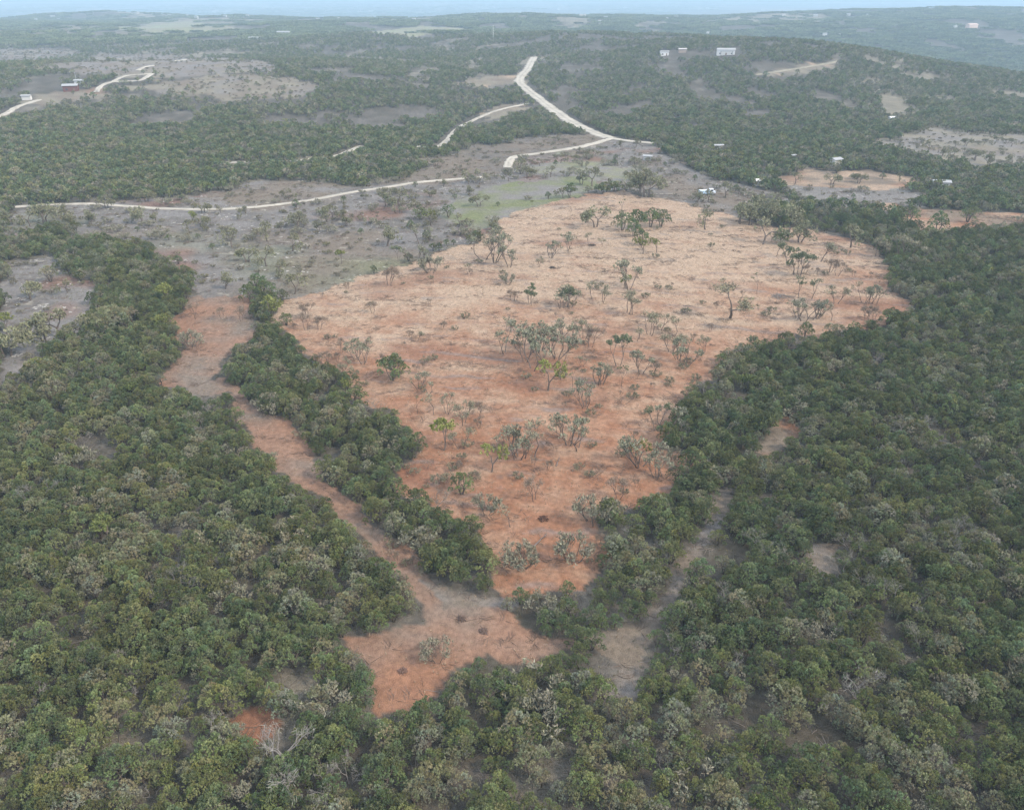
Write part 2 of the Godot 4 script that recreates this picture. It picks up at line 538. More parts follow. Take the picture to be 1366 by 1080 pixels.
func lines(lo: float, hi: float, first: float, edges: Array) -> PackedFloat64Array:
	# grid lines from lo to hi: edges are [up to here, step, share of the distance]
	var out := PackedFloat64Array()
	var v := lo
	while v < hi:
		out.append(v)
		for e in edges:
			if v < e[0]:
				v += max(e[1], abs(v) * e[2])
				break
	out.append(hi)
	return out

func ground_texture() -> ImageTexture:
	var a := noise(5, 40.0, 5).get_seamless_image(512, 512)
	var b := noise(6, 5.0, 3).get_seamless_image(512, 512)
	a.convert(Image.FORMAT_L8); b.convert(Image.FORMAT_L8)
	var da := a.get_data(); var db := b.get_data()
	var out := PackedByteArray()
	out.resize(512 * 512 * 3)
	for k in 512 * 512:
		var v: float = 0.76 + 0.2 * (da[k] / 255.0 - 0.5) + 0.55 * (db[k] / 255.0 - 0.5)
		var t := clampf(v, 0.35, 1.0)
		out[k * 3] = int(255.0 * t)
		out[k * 3 + 1] = int(255.0 * clampf(t * 0.99, 0.0, 1.0))
		out[k * 3 + 2] = int(255.0 * clampf(t * 0.97, 0.0, 1.0))
	var im := Image.create_from_data(512, 512, false, Image.FORMAT_RGB8, out)
	return ImageTexture.create_from_image(im)

func lay_ground() -> void:
	var zs := lines(-160.0, 45000.0, 0.0, [[50.0, 5.0, 0.0], [190.0, 0.7, 0.0], [480.0, 1.0, 0.0], [3200.0, 1.0, 0.009], [1e9, 1.0, 0.05]])
	var half := lines(0.0, 40000.0, 0.0, [[90.0, 0.7, 0.0], [190.0, 1.05, 0.0], [1700.0, 1.0, 0.014], [1e9, 1.0, 0.1]])
	var xs := PackedFloat64Array()
	for k in range(half.size() - 1, 0, -1): xs.append(-half[k])
	xs.append_array(half)
	var w := xs.size()
	var h := zs.size()
	print("ground grid ", w, " x ", h)
	var verts := PackedVector3Array(); verts.resize(w * h)
	var norms := PackedVector3Array(); norms.resize(w * h)
	var cols := PackedColorArray(); cols.resize(w * h)
	var idx := PackedInt32Array(); idx.resize((w - 1) * (h - 1) * 6)
	var k := 0
	for r in h:
		var d: float = zs[r]
		var reach: float = 0.66 * (abs(d) * cp + 45.0) + 40.0
		for c in w:
			var x: float = xs[c]
			verts[k] = Vector3(x, height(x, -d), -d)
			cols[k] = soil(x, -d) if abs(x) < reach and d > 30.0 else LITTER
			k += 1
	k = 0
	for r in h:
		for c in w:
			var l := verts[k - 1 if c > 0 else k]
			var e := verts[k + 1 if c < w - 1 else k]
			var n := verts[k - w if r > 0 else k]
			var f := verts[k + w if r < h - 1 else k]
			norms[k] = (e - l).cross(f - n).normalized()
			k += 1
	k = 0
	for r in h - 1:
		for c in w - 1:
			var a := r * w + c
			idx[k] = a; idx[k + 1] = a + w; idx[k + 2] = a + 1
			idx[k + 3] = a + 1; idx[k + 4] = a + w; idx[k + 5] = a + w + 1
			k += 6
	var arr := []
	arr.resize(Mesh.ARRAY_MAX)
	arr[Mesh.ARRAY_VERTEX] = verts; arr[Mesh.ARRAY_NORMAL] = norms
	arr[Mesh.ARRAY_COLOR] = cols; arr[Mesh.ARRAY_INDEX] = idx
	var mesh := ArrayMesh.new()
	mesh.add_surface_from_arrays(Mesh.PRIMITIVE_TRIANGLES, arr)
	var m := paint(Color(1, 1, 1), 0.97)
	m.albedo_texture = ground_texture()
	m.uv1_triplanar = true
	m.uv1_world_triplanar = true
	m.uv1_scale = Vector3(1, 1, 1) / 17.0
	mesh.surface_set_material(0, m)
	var o := put(self, "terrain", mesh)
	tag(o, "red soil, grass and rocky scrubland rolling to hazy hills", "ground", "", "structure")
	if norms[(h / 2) * w + w / 2].y < 0.0: push_error("ground normals point down")

func soil(x: float, z: float) -> Color:
	var d := -z
	var p := patch_at(x, z)
	var m := n_mid.get_noise_2d(x, z)
	var f := n_fine.get_noise_2d(x, z)
	if p == null:
		# woodland floor: dark litter, with stonier tan ground in broad patches
		var g := LITTER.lerp(DUSK, clampf(0.3 + 0.9 * m, 0.0, 1.0))
		var q := n_low.get_noise_2d(x * 0.3 + 900.0, z * 0.18)
		g = g.lerp(PALE, clampf((q + 0.5 * m - 0.05) * 2.5, 0.0, 0.9))
		var v := 1.3 * (1.0 + 0.25 * f + 0.25 * n_grit.get_noise_2d(x, z))
		return Color(g.r * v, g.g * v, g.b * v)
	var bend := 9.0 * n_mid.get_noise_2d(x * 0.5, z * 0.5)
	var s := n_streak.get_noise_2d(x * 0.4 + 0.35 * z + bend, z * 2.4 - x * 0.3 + bend)
	var col: Color
	if p.name == "clearing":
		# pale dry thatch over red soil: thickest in the upper middle of the field, worn to bare soil along its lower side and edges
		var cover := smoothstep(135.0, 300.0, d) * 1.0 + 0.16 + 0.6 * m + 0.45 * s + 0.3 * f - 0.25 * smoothstep(60.0, 120.0, x)
		col = p.a.lerp(p.b, clampf(cover, 0.0, 1.0))
		var rut := n_low.get_noise_2d(x * 2.0 + 500.0, z * 3.3)
		col = col.lerp(p.c, clampf((rut - 0.24) * 2.0, 0.0, 0.6))
		if s < -0.3: col = col.lerp(GREY, clampf((-0.3 - s) * 2.5, 0.0, 0.55))
	else:
		col = p.a.lerp(p.b, clampf(0.5 + 1.2 * m + 0.5 * s, 0.0, 1.0))
		var t := n_low.get_noise_2d(x * 1.7 + 200.0, z * 1.7)
		col = col.lerp(p.c, clampf((t - 0.1) * 2.5, 0.0, 0.8))
		if p.name == "range":
			if s + f + 0.5 * m > 0.62: col = col.lerp(CHALK, clampf((s + f + 0.5 * m - 0.62) * 2.5, 0.0, 0.6))
			col = col.lerp(MEADOW, clampf(-0.3 - 1.2 * n_low.get_noise_2d(x * 1.2 - 90.0, z * 1.4), 0.0, 0.6))
			if t < -0.28: col = col.lerp(SOIL_DARK, clampf((-0.28 - t) * 2.5, 0.0, 0.6))
	var v := 1.35 * (1.0 + 0.12 * f + 0.1 * n_grit.get_noise_2d(x, z))
	return Color(col.r * v, col.g * v, col.b * v)

var road_points: Array[Vector3] = []   # x, z, half width: kept clear of trees
func road(px: Array, width: float, label: String, col := CHALK, called := "road") -> void:
	var pts := PackedVector3Array()
	var curve := Curve2D.new()
	var raw := []
	for k in range(0, px.size(), 2):
		var g := ground_at(px[k], px[k + 1])
		raw.append(Vector2(g.x, g.z))
	for k in raw.size():
		var tangent: Vector2 = (raw[min(k + 1, raw.size() - 1)] - raw[max(k - 1, 0)]) * 0.17
		curve.add_point(raw[k], -tangent, tangent)
	start()
	var n: int = max(3, int(curve.get_baked_length() / 3.0))
	for k in n + 1:
		var s := curve.get_baked_length() * k / n
		var p := curve.sample_baked(s)
		var q := curve.sample_baked(min(s + 1.0, curve.get_baked_length())) - curve.sample_baked(max(s - 1.0, 0.0))
		var side := Vector2(-q.y, q.x).normalized()
		var hw := width * 0.5 * (1.0 + 0.25 * n_fine.get_noise_2d(p.x * 0.7, p.y * 0.7))
		road_points.append(Vector3(p.x, p.y, hw))
		for e in 7:
			var f: float = (e - 3) / 3.0
			var edge := 1.0 + 0.35 * n_fine.get_noise_2d(p.x * 0.8 + e * 31.0, p.y * 0.8)
			var g := p + side * hw * f * (edge if abs(f) > 0.9 else 1.0)
			V.append(Vector3(g.x, height(g.x, g.y) + (0.3 if abs(f) < 0.9 else 0.02), g.y))
			var t: float = 1.0 + 0.35 * n_fine.get_noise_2d(g.x * 1.3, g.y * 1.3) + 0.2 * n_mid.get_noise_2d(g.x, g.y) - [0.3, 0.05, 0.0, 0.24, 0.0, 0.05, 0.3][e]
			C.append(Color(col.r * t, col.g * t * 0.99, col.b * t * 0.97))
		if k > 0:
			var a := V.size() - 14
			for e in 6:
				I.append_array(PackedInt32Array([a + e, a + 7 + e, a + e + 1, a + e + 1, a + 7 + e, a + 8 + e]))
	var o := put(self, numbered(called), made(paint(Color.WHITE, 0.95)))
	tag(o, label, "road", "", "structure")

var road_cells := {}
func near_road(x: float, z: float, more: float) -> bool:
	if road_cells.is_empty():
		for r in road_points:
			var key := Vector2i(floori(r.x / 24.0), floori(r.y / 24.0))
			if not road_cells.has(key): road_cells[key] = []
			road_cells[key].append(r)
	var c := Vector2i(floori(x / 24.0), floori(z / 24.0))
	for i in range(-1, 2):
		for j in range(-1, 2):
			var key := c + Vector2i(i, j)
			if road_cells.has(key):
				for r in road_cells[key]:
					if (r.x - x) * (r.x - x) + (r.y - z) * (r.y - z) < (r.z + more) * (r.z + more): return true
	return false

func lay_roads() -> void:
	road([712, 76, 704, 92, 693, 106, 702, 118, 722, 134, 742, 149, 762, 162, 786, 174, 814, 184], 9.0, "broad pale gravel road running down the wooded slope")
	road([814, 184, 840, 188, 872, 191], 5.0, "pale gravel road end that stops at the dense trees")
	road([814, 185, 790, 192, 755, 199, 715, 205, 690, 208, 680, 214, 677, 224], 5.0, "pale gravel side road curving from the broad road down to the meadow")
	road([20, 276, 66, 273, 120, 272, 180, 276, 245, 279, 330, 277, 400, 269, 440, 262, 500, 252, 560, 243, 645, 236], 3.4, "long narrow white track winding past the rocky range")
	road([555, 195, 580, 197, 596, 187, 606, 175, 624, 164, 650, 152, 676, 144, 704, 138], 4.0, "pale dirt track climbing through trees to the broad road")
	road([300, 217, 350, 216, 392, 215, 420, 211, 448, 208, 466, 201, 482, 195], 4.0, "pale dirt track along the foot of the wooded hill")
	road([-20, 162, 10, 150, 26, 141, 52, 133], 5.0, "pale drive leading to a white roofed shed")
	road([128, 123, 134, 115, 150, 109, 186, 107, 202, 98], 5.0, "white loop drive by the red walled house")
	road([150, 109, 168, 101, 190, 99, 202, 98], 4.0, "upper branch of the white loop drive")
	road([183, 94, 194, 89, 208, 87], 5.0, "short pale track across the hilltop pasture")
	road([236, 82, 246, 79], 7.0, "far pale bend of a hilltop track")
	road([1008, 100, 1040, 95, 1060, 92, 1090, 87, 1118, 82], 5.0, "pale scar of a track along the hill ridge", PALE)

# ---------------------------------------------------------------- trees
func wood_tint(n: float) -> Color:
	var t := rnd(0.56, 1.0)
	var warm := clampf(0.5 + n * 0.8 + rnd(-0.35, 0.35), 0.0, 1.0)
	return Color(t * lerpf(0.86, 1.0, warm), t * lerpf(0.96, 0.98, warm), t * lerpf(1.0, 0.86, warm))

func upright(x: float, z: float, s: float, spread := 1.0) -> Transform3D:
	var b := Basis(Vector3.UP, rng.randf() * TAU).scaled(Vector3(s * spread * rnd(0.9, 1.12), s, s * spread * rnd(0.9, 1.12)))
	return Transform3D(b, Vector3(x, height(x, z) - 0.05, z))

func grow_woods() -> void:
	rng.seed = 77
	var kinds := noise(31, 34.0, 3)
	var thin := noise(32, 16.0, 2)
	var near := []
	var d := 46.0
	var step := 2.35
	# the woodland within 560 m, tree by tree
	while d < 560.0:
		var s := step if d < 300.0 else 3.0
		var reach := 0.66 * (d * cp + 40.0) + 25.0
		var x := -reach
		while x < reach:
			var tx := x + rnd(-1.25, 1.25)
			var tz := -(d + rnd(-1.25, 1.25))
			x += s
			var p := patch_at(tx, tz)
			if p != null and p.trees <= 0.0: continue
			var h := rnd(2.4, 3.9) if rng.randf() < 0.6 else rnd(3.6, 5.6)
			if p != null:
				continue
			if near_road(tx, tz, 1.8): continue
			var back := h * 0.8 * d / EYE     # what its top hides
			if d > 330.0:
				var hides := false
				for e in range(6, int(back), 7):
					if near_road(tx + tx / d * e, tz - e, 0.0): hides = true; break
				if hides: continue
			var q := patch_at(tx + back * tx / d, tz - back)
			if q != null and (q.name == "track" or q.name == "opening" or q.name == "corridor"):
				continue
			elif q != null and q.name == "clearing" and rng.randf() < 0.6: continue
			var gap := thin.get_noise_2d(tx, tz)
			if gap > 0.5: continue
			var k := kinds.get_noise_2d(tx, tz)
			var roll := rng.randf()
			var kind := "juniper"
			if roll < 0.15 + 0.45 * smoothstep(0.12, 0.5, k): kind = "pale"
			elif roll > 0.975: kind = "dead"
			elif roll > 0.970: kind = "spring"
			elif roll > 0.945: kind = "shrub"
			near.append([d, kind, tx, tz, h, k])
		d += s
	# the trees that show largest are things of their own
	near.sort_custom(func(a, b): return Vector2(a[2], a[3]).length() < Vector2(b[2], b[3]).length())
	var single := {juniper = 300, pale = 120, dead = 16, spring = 8, shrub = 12}
	for t in near:
		var kind: String = t[1]
		var at := Vector3(t[2], height(t[2], t[3]) - 0.05, t[3])
		var pick := rng.randi() % 8
		if single[kind] > 0 and seen(at + Vector3(0, 2, 0), -6.0):
			single[kind] -= 1
			match kind:
				"juniper":
					var g: int = int(clampf((0.5 + t[5] + rnd(-0.4, 0.4)) * 3.0, 0.0, 2.99))
					var tint: Color = [Color(0.66, 0.75, 0.76), Color(0.80, 0.84, 0.76), Color(0.93, 0.93, 0.82)][g]
					var word: String = ["dark bluish green", "mid green", "light olive green"][g]
					plant(kind, pick, at, t[4], "juniper_tree", word + " rounded juniper in the scrub woodland", "tree", word + " junipers of the woodland", rnd(0.95, 1.15), tint)
				"pale":
					plant(kind, pick, at, t[4], "oak_tree", "pale grey green scrub oak in the woodland", "tree", "pale scrub oaks of the woodland", rnd(0.9, 1.1), [Color(0.95, 0.95, 0.9), Color(0.82, 0.87, 0.88), Color(1.0, 0.95, 0.82)][pick % 3])
				"dead":
					plant(kind, pick, at, t[4], "dead_tree", "bare ash grey dead tree in the woodland", "tree", "dead grey trees of the woodland")
				"spring":
					plant(kind, pick, at, t[4], "leafing_tree", "bright yellow green tree in the woodland", "tree", "bright green trees of the woodland", 1.1, Color(0.5, 0.5, 0.6))
				"shrub":
					plant(kind, pick, at, t[4] * 0.7, "scrub_bush", "grey twiggy bush in the woodland", "bush", "twiggy bushes of the woodland", 1.1)
			continue
		var list: Array = plants[kind]
		var v: int = rng.randi() % list.size()
		var pl: Plant = list[v]
		var key := kind + str(v)
		if t[0] > 330.0 and kind == "juniper": key = "mid" + str(v % 3); pl = plants["mid"][v % 3]
		if t[0] > 330.0 and kind == "pale": key = "midpale" + str(v % 2); pl = plants["midpale"][v % 2]
		var tint := wood_tint(t[5])
		if kind == "spring": tint = Color(0.48, 0.5, 0.6)
		elif kind != "juniper":
			var e := rnd(0.75, 1.0)
			tint = Color(e * rnd(0.94, 1.02), e * rnd(0.96, 1.0), e * rnd(0.85, 1.0))
		mass(key, upright(t[2], t[3], (t[4] if kind != "shrub" else t[4] * 0.7) / pl.tall, 1.05), tint)
	print("near trees ", near.size())
	# low scrub between them on the range
	for p in patches:
		if not p.name in ["range", "lot", "bank", "pasture"]: continue
		for k in int(clampf(p.box.size.x * p.box.size.y * 0.035, 10, 4000)):
			var x := p.box.position.x + rng.randf() * p.box.size.x
			var z := p.box.position.y + rng.randf() * p.box.size.y
			if patch_at(x, z) != p or near_road(x, z, 1.0): continue
			if kinds.get_noise_2d(x, z) < rnd(-0.5, 0.4): continue
			var e := rnd(0.75, 1.0)
			mass("shrub%d" % (rng.randi() % 3), upright(x, z, rnd(0.3, 0.9)), Color(e, e * rnd(0.93, 1.0), e * rnd(0.8, 1.0)))
	# 560 m to 1400 m
	var bald := noise(33, 70.0, 3)
	d = 560.0
	while d < 1400.0:
		var s := 3.9 + (d - 560.0) * 0.003
		var reach := 0.66 * (d * cp + 40.0) + 60.0
		var x := -reach
		while x < reach:
			var tx := x + rnd(-1.8, 1.8)
			var tz := -(d + rnd(-1.8, 1.8))
			x += s
			var p := patch_at(tx, tz)
			if p != null and rng.randf() > p.trees: continue
			if near_road(tx, tz, 2.0): continue
			var h := rnd(2.6, 5.2)
			var q := patch_at(tx + tx / d * 24.0, tz - 24.0)
			if q != null and rng.randf() < 0.7: continue
			var hides := false
			for e in range(8, int(h * 0.75 * d / EYE), 8):
				if near_road(tx + tx / d * e, tz - e, 0.0): hides = true; break
			if hides: continue
			if bald.get_noise_2d(tx, tz * 0.6) > rnd(0.0, 0.34): continue
			var pale := rng.randf() < 0.32 + 0.5 * smoothstep(0.05, 0.5, kinds.get_noise_2d(tx * 0.5, tz * 0.5))
			var v := rng.randi() % 6
			var key := "midpale%d" % (v % 2) if pale else "mid%d" % (v % 3)
			var tint := wood_tint(kinds.get_noise_2d(tx, tz))
			if pale:
				var e := rnd(0.72, 1.0)
				tint = Color(e * rnd(0.96, 1.02), e, e * rnd(0.85, 1.0))
			mass(key, upright(tx, tz, h / 4.4, 1.1), tint)
		d += s
	# farther woods in clumps
	make_clump("clump", 26.0, 46, 5.0)
	d = 1400.0
	while d < 3600.0:
		var s := 17.0 + (d - 1400.0) * 0.004
		var reach := 0.66 * d * cp + 120.0
		var x := -reach
		while x < reach:
			var tx := x + rnd(-7.0, 7.0)
			var tz := -(d + rnd(-7.0, 7.0))
			x += s
			var p := patch_at(tx, tz)
			if p != null and rng.randf() > p.trees * 0.5: continue
			if n_low.get_noise_2d(tx * 0.3 + 900.0, tz * 0.18) > 0.22 and rng.randf() < 0.75: continue
			if bald.get_noise_2d(tx * 0.5, tz * 0.25) > rnd(0.05, 0.35): continue
			mass("clump%d" % (rng.randi() % 3), upright(tx, tz, rnd(0.8, 1.15)), wood_tint(0.0))
		d += s
	d = 3600.0
	while d < 16000.0:
		var s := 40.0 + (d - 3600.0) * 0.011
		var reach := 0.66 * d * cp + 300.0
		var x := -reach
		while x < reach:
			var tx := x + rnd(-0.4, 0.4) * s
			var tz := -(d + rnd(-0.4, 0.4) * s)
			x += s
			if n_low.get_noise_2d(tx * 0.1, tz * 0.04) > 0.2: continue
			mass("clump%d" % (rng.randi() % 3), upright(tx, tz, rnd(1.0, 1.5), 1.5), wood_tint(0.0))
		d += s
	var woods := Node3D.new()
	woods.name = "woodland"
	add_child(woods)
	tag(woods, "dense mass of green juniper and oak scrub covering the land", "woodland", "", "stuff")
	for key in masses.keys():
		var kind: String = key.substr(0, key.length() - 1)
		var mesh: ArrayMesh = clumps[int(key.right(1))] if kind == "clump" else plants[kind][int(key.right(1))].joined
		print(key, " ", masses[key].at.size())
		pour(woods, "tree_mass", key, mesh)
	masses.clear()

var clumps: Array[ArrayMesh] = []
func make_clump(_called: String, size: float, count: int, high: float) -> void:
	for k in 3:
		start()
		for t in count:
			var a := rng.randf() * TAU
			var r := sqrt(rng.randf()) * size * 0.5
			var c := Vector3(cos(a) * r, rnd(0.3, 0.55) * high, sin(a) * r)
			var g := rnd(0.7, 1.4)
			var pale := rng.randf() < 0.25
			var col := Color(0.212, 0.214, 0.15) if pale else Color(0.158, 0.178, 0.092)
			for l in 16:
				var o := unit()
				o.y = abs(o.y)
				leaf(c + o * rnd(0.6, 1.2) * Vector3(1.5, 1.2, 1.5), (o + unit()).normalized(), 1.7, 1.1, Color(col.r * g, col.g * g, col.b * g))
		clumps.append(made(leafy))

# trees that stand apart: kind, foot in the photograph, height in pixels, width
func stand_trees() -> void:
	rng.seed = 400
	var words := {
		umbrella = ["umbrella_tree", "dark umbrella crowned tree in the clearing", "umbrella crowned trees of the clearing"],
		vase = ["vase_tree", "leafy many stemmed tree in the clearing", "many stemmed trees of the clearing"],
		sparse = ["thin_tree", "sparse pale dry tree in the clearing", "sparse dry trees of the clearing"],
		bare = ["leafless_tree", "leafless brown tree in the clearing", "leafless trees of the clearing"],
		pole = ["pole_tree", "slender single stemmed tree in the clearing", "slender pole trees of the clearing"],
		shrub = ["grey_bush", "grey green bush on red soil", "grey bushes of the clearing"],
		juniper = ["juniper_tree", "dense dark juniper on open ground", "junipers standing apart"],
		spring = ["leafing_tree", "bright green tree on open ground", "bright green trees on open ground"],
		oak = ["oak_tree", "pale olive oak on open ground", "oaks on open ground"],
		pale = ["cream_tree", "pale cream coloured tree by the woodland", "cream trees by the woodland"],
	}
	var list := {
		bare = [408, 440, 22, 428, 488, 18, 437, 487, 18, 641, 557, 22, 681, 400, 14, 688, 401, 13, 1107, 363, 20, 1117, 368, 20, 1157, 428, 20, 1166, 426, 16, 520, 381, 26, 588, 333, 13, 714, 668, 30, 825, 665, 28, 640, 571, 14, 262, 425, 22, 322, 428, 20, 409, 425, 20, 426, 440, 18, 455, 470, 18, 1074, 366, 14, 873, 501, 20, 788, 463, 26, 548, 452, 12, 497, 418, 16, 296, 425, 16, 590, 440, 12],
		vase = [475, 480, 28, 485, 485, 33, 559, 519, 24, 572, 525, 23, 597, 551, 24, 673, 471, 38, 711, 493, 46, 733, 489, 44, 722, 466, 38, 701, 482, 40, 742, 478, 38, 716, 470, 42, 747, 453, 26, 757, 455, 30, 855, 498, 32, 797, 512, 28, 803, 513, 22, 781, 544, 34, 759, 592, 44, 770, 599, 44, 686, 610, 36, 693, 611, 40, 757, 336, 28, 735, 344, 24, 645, 347, 40, 660, 350, 42, 680, 356, 28, 838, 386, 38, 1064, 425, 26, 1072, 428, 28, 1081, 426, 27, 1090, 425, 28, 876, 638, 32, 886, 636, 30, 524, 506, 30, 749, 411, 28, 760, 411, 30, 853, 622, 46, 905, 480, 30, 915, 490, 34, 885, 575, 36, 1160, 404, 26, 560, 325, 26, 553, 352, 24, 575, 298, 22],
		umbrella = [825, 488, 40, 1052, 354, 30, 1060, 366, 34, 1067, 367, 33, 1065, 398, 28, 1083, 399, 28, 708, 406, 26, 531, 349, 20, 755, 410, 30, 875, 575, 34, 768, 526, 18, 1000, 470, 24],
		sparse = [461, 503, 25, 579, 553, 26, 618, 566, 32, 778, 452, 26, 867, 447, 30, 790, 399, 24, 803, 404, 24, 837, 418, 30, 844, 419, 30, 1110, 428, 20, 1115, 405, 26, 1095, 349, 28, 1153, 404, 26, 1167, 405, 24, 626, 363, 13, 700, 611, 40, 713, 610, 46, 681, 703, 28, 615, 599, 26, 776, 489, 14, 720, 356, 14, 785, 326, 16, 880, 440, 24, 900, 450, 24, 895, 470, 26, 1036, 342, 20, 803, 330, 14, 850, 455, 20, 1185, 345, 26, 1170, 342, 26, 1205, 349, 36, 557, 455, 14, 1030, 322, 14, 940, 470, 22],
		pole = [752, 493, 34, 830, 518, 30, 557, 552, 27, 762, 525, 34, 1010, 392, 28, 828, 292, 28, 1262, 300, 24],
		shrub = [650, 684, 26, 793, 697, 38, 765, 746, 34, 693, 756, 30, 582, 644, 12, 677, 378, 16, 255, 464, 24, 357, 552, 26, 616, 722, 14, 575, 363, 24, 700, 745, 18, 815, 690, 24, 595, 745, 16, 585, 880, 26, 900, 612, 16],
		juniper = [616, 659, 30, 524, 507, 38, 830, 307, 28, 850, 304, 28, 868, 303, 28, 882, 302, 26, 855, 327, 24, 845, 315, 24, 760, 263, 22, 345, 392, 30, 335, 402, 26, 355, 398, 28, 598, 290, 20, 560, 292, 20, 1212, 297, 26, 1250, 309, 30, 1291, 296, 26, 1195, 300, 22, 238, 352, 14, 283, 332, 9, 225, 320, 9, 264, 318, 8, 664, 275, 7, 1042, 325, 22],
		spring = [592, 601, 38, 731, 521, 34, 656, 629, 30, 258, 298, 16, 455, 352, 18, 360, 430, 30, 222, 410, 30, 220, 445, 26, 852, 618, 24, 833, 384, 16, 858, 339, 20, 876, 337, 18, 8, 445, 26, 710, 273, 6, 574, 300, 18, 462, 526, 20, 50, 500, 22],
		oak = [941, 306, 24, 986, 298, 26, 1018, 326, 32, 1050, 320, 32, 1067, 323, 30, 1135, 330, 28, 855, 261, 34, 862, 263, 28, 516, 328, 26, 532, 277, 26, 513, 276, 20, 612, 303, 17, 795, 303, 24, 1000, 300, 30, 1008, 296, 30, 1030, 300, 30, 1043, 300, 28, 1015, 288, 26, 310, 330, 24, 357, 322, 24, 390, 335, 22, 355, 355, 26, 372, 368, 20, 393, 392, 26, 300, 385, 22, 330, 350, 18, 398, 305, 22, 437, 296, 22, 120, 300, 20, 190, 296, 18, 60, 300, 26, 40, 302, 24, 60, 455, 40, 80, 450, 34, 10, 475, 36, 40, 400, 22, 90, 390, 18, 110, 450, 30, 790, 248, 24, 775, 246, 20, 695, 232, 20, 640, 245, 18, 625, 246, 18, 735, 236, 14, 1060, 246, 16, 1110, 246, 14, 968, 262, 18, 930, 270, 16, 945, 268, 14, 1270, 215, 16, 1300, 214, 14, 1320, 220, 18, 1350, 222, 16, 1240, 200, 14],
		pale = [150, 445, 44, 140, 452, 36, 68, 376, 26, 158, 440, 38],
	}
	for kind in list:
		var a: Array = list[kind]
		for k in range(0, a.size(), 3):
			var g := ground_at(a[k], a[k + 1])
			var h := tall(g, a[k + 2]) * 0.98
			var w: Array = words[kind]
			var tint := Color.WHITE
			if kind == "juniper": tint = Color(0.72, 0.8, 0.74)
			elif kind == "spring": tint = Color(0.85, 0.8, 0.8) if k < 9 else Color(0.7, 0.66, 0.7)
			elif kind == "pale": tint = Color(1.0, 1.0, 0.92)
			var spread := 1.0
			if kind == "juniper": spread = 1.15
			elif kind == "shrub": spread = 0.85; h *= 0.85
			var open: bool = a[k] < 480 or a[k + 1] < 300
			var lab: String = w[1]
			if kind == "oak" and open and a[k] < 600: lab = "pale olive oak on the stony range"
			elif kind == "oak" and open and a[k] > 1200: lab = "pale olive oak on the far pasture"
			plant(kind, k / 3 + rng.randi() % 4, g - Vector3(0, 0.05, 0), h, w[0], lab, "bush" if kind == "shrub" else "tree", w[2] if lab == w[1] else lab.replace("pale olive oak", "oaks"), spread, tint)
	# the leaning tree alone in the upper field, the dead white tree in the near woods
	var lone := ground_at(974, 424)
	plant("lone", 0, lone, tall(lone, 46), "leaning_tree", "lone leaning tree with a crooked dark trunk and wide sparse crown", "tree", "", 1.6)
	var dead := ground_at(372, 1062)
	plant("dead", 1, dead, tall(dead, 62), "dead_tree", "large bleached dead tree with two forked limbs below the orange soil patch", "tree", "", 1.25)
	# little bushes and seedlings through the clearing
	rng.seed = 415
	var made_ := 0
	while made_ < 150:
		var g := ground_at(rnd(380, 1200), rnd(300, 780))
		var p := patch_at(g.x, g.z)
		if p == null or not p.name in ["clearing", "corridor"]: continue
		if n_mid.get_noise_2d(g.x * 0.6 + 44.0, g.z * 0.6) < rnd(-0.25, 0.3): continue
		made_ += 1
		var roll := rng.randf()
		if roll < 0.6: plant("shrub", rng.randi() % 3, g - Vector3(0, 0.05, 0), rnd(0.7, 1.7), "seedling_bush", "knee high grey bush on cleared soil", "bush", "little bushes of the clearing", 1.0, Color(0.95, 0.92, 0.85))
		else: plant("bare", rng.randi() % 3, g - Vector3(0, 0.05, 0), rnd(1.2, 2.6), "twiggy_sapling", "leafless twiggy sapling on cleared soil", "sapling", "leafless saplings of the clearing", 0.9)
	# small oaks and bushes dotted over the stony range
	rng.seed = 431
	var spots := 0
	var d := 300.0
	while d < 640.0 and spots < 430:
		var reach := 0.66 * (d * cp + 40.0) + 20.0
		var x := -reach
		while x < reach:
			var tx := x + rnd(-4.0, 4.0)
			var tz := -(d + rnd(-4.0, 4.0))
			x += 7.5
			var p := patch_at(tx, tz)
			if p == null or p.trees <= 0.0 or rng.randf() > p.trees * 4.2: continue
			if near_road(tx, tz, 2.5): continue
			spots += 1
			var at := Vector3(tx, height(tx, tz) - 0.05, tz)
			var roll := rng.randf()
			if roll < 0.4:
				plant("oak", rng.randi() % 4, at, rnd(2.2, 4.8), "scrub_oak", "small olive oak on the grey range", "tree", "small oaks of the range", 1.1, Color(0.85, 0.83, 0.8))
			elif roll < 0.85:
				plant("shrub", rng.randi() % 3, at, rnd(1.6, 3.0), "range_bush", "brown grey bush on the stony range", "bush", "bushes of the range", 1.3)
			else:
				plant("juniper", rng.randi() % 8, at, rnd(2.2, 4.0), "range_juniper", "small dark juniper on the grey range", "tree", "junipers of the range", 1.0, Color(0.7, 0.78, 0.74))
		d += 7.5

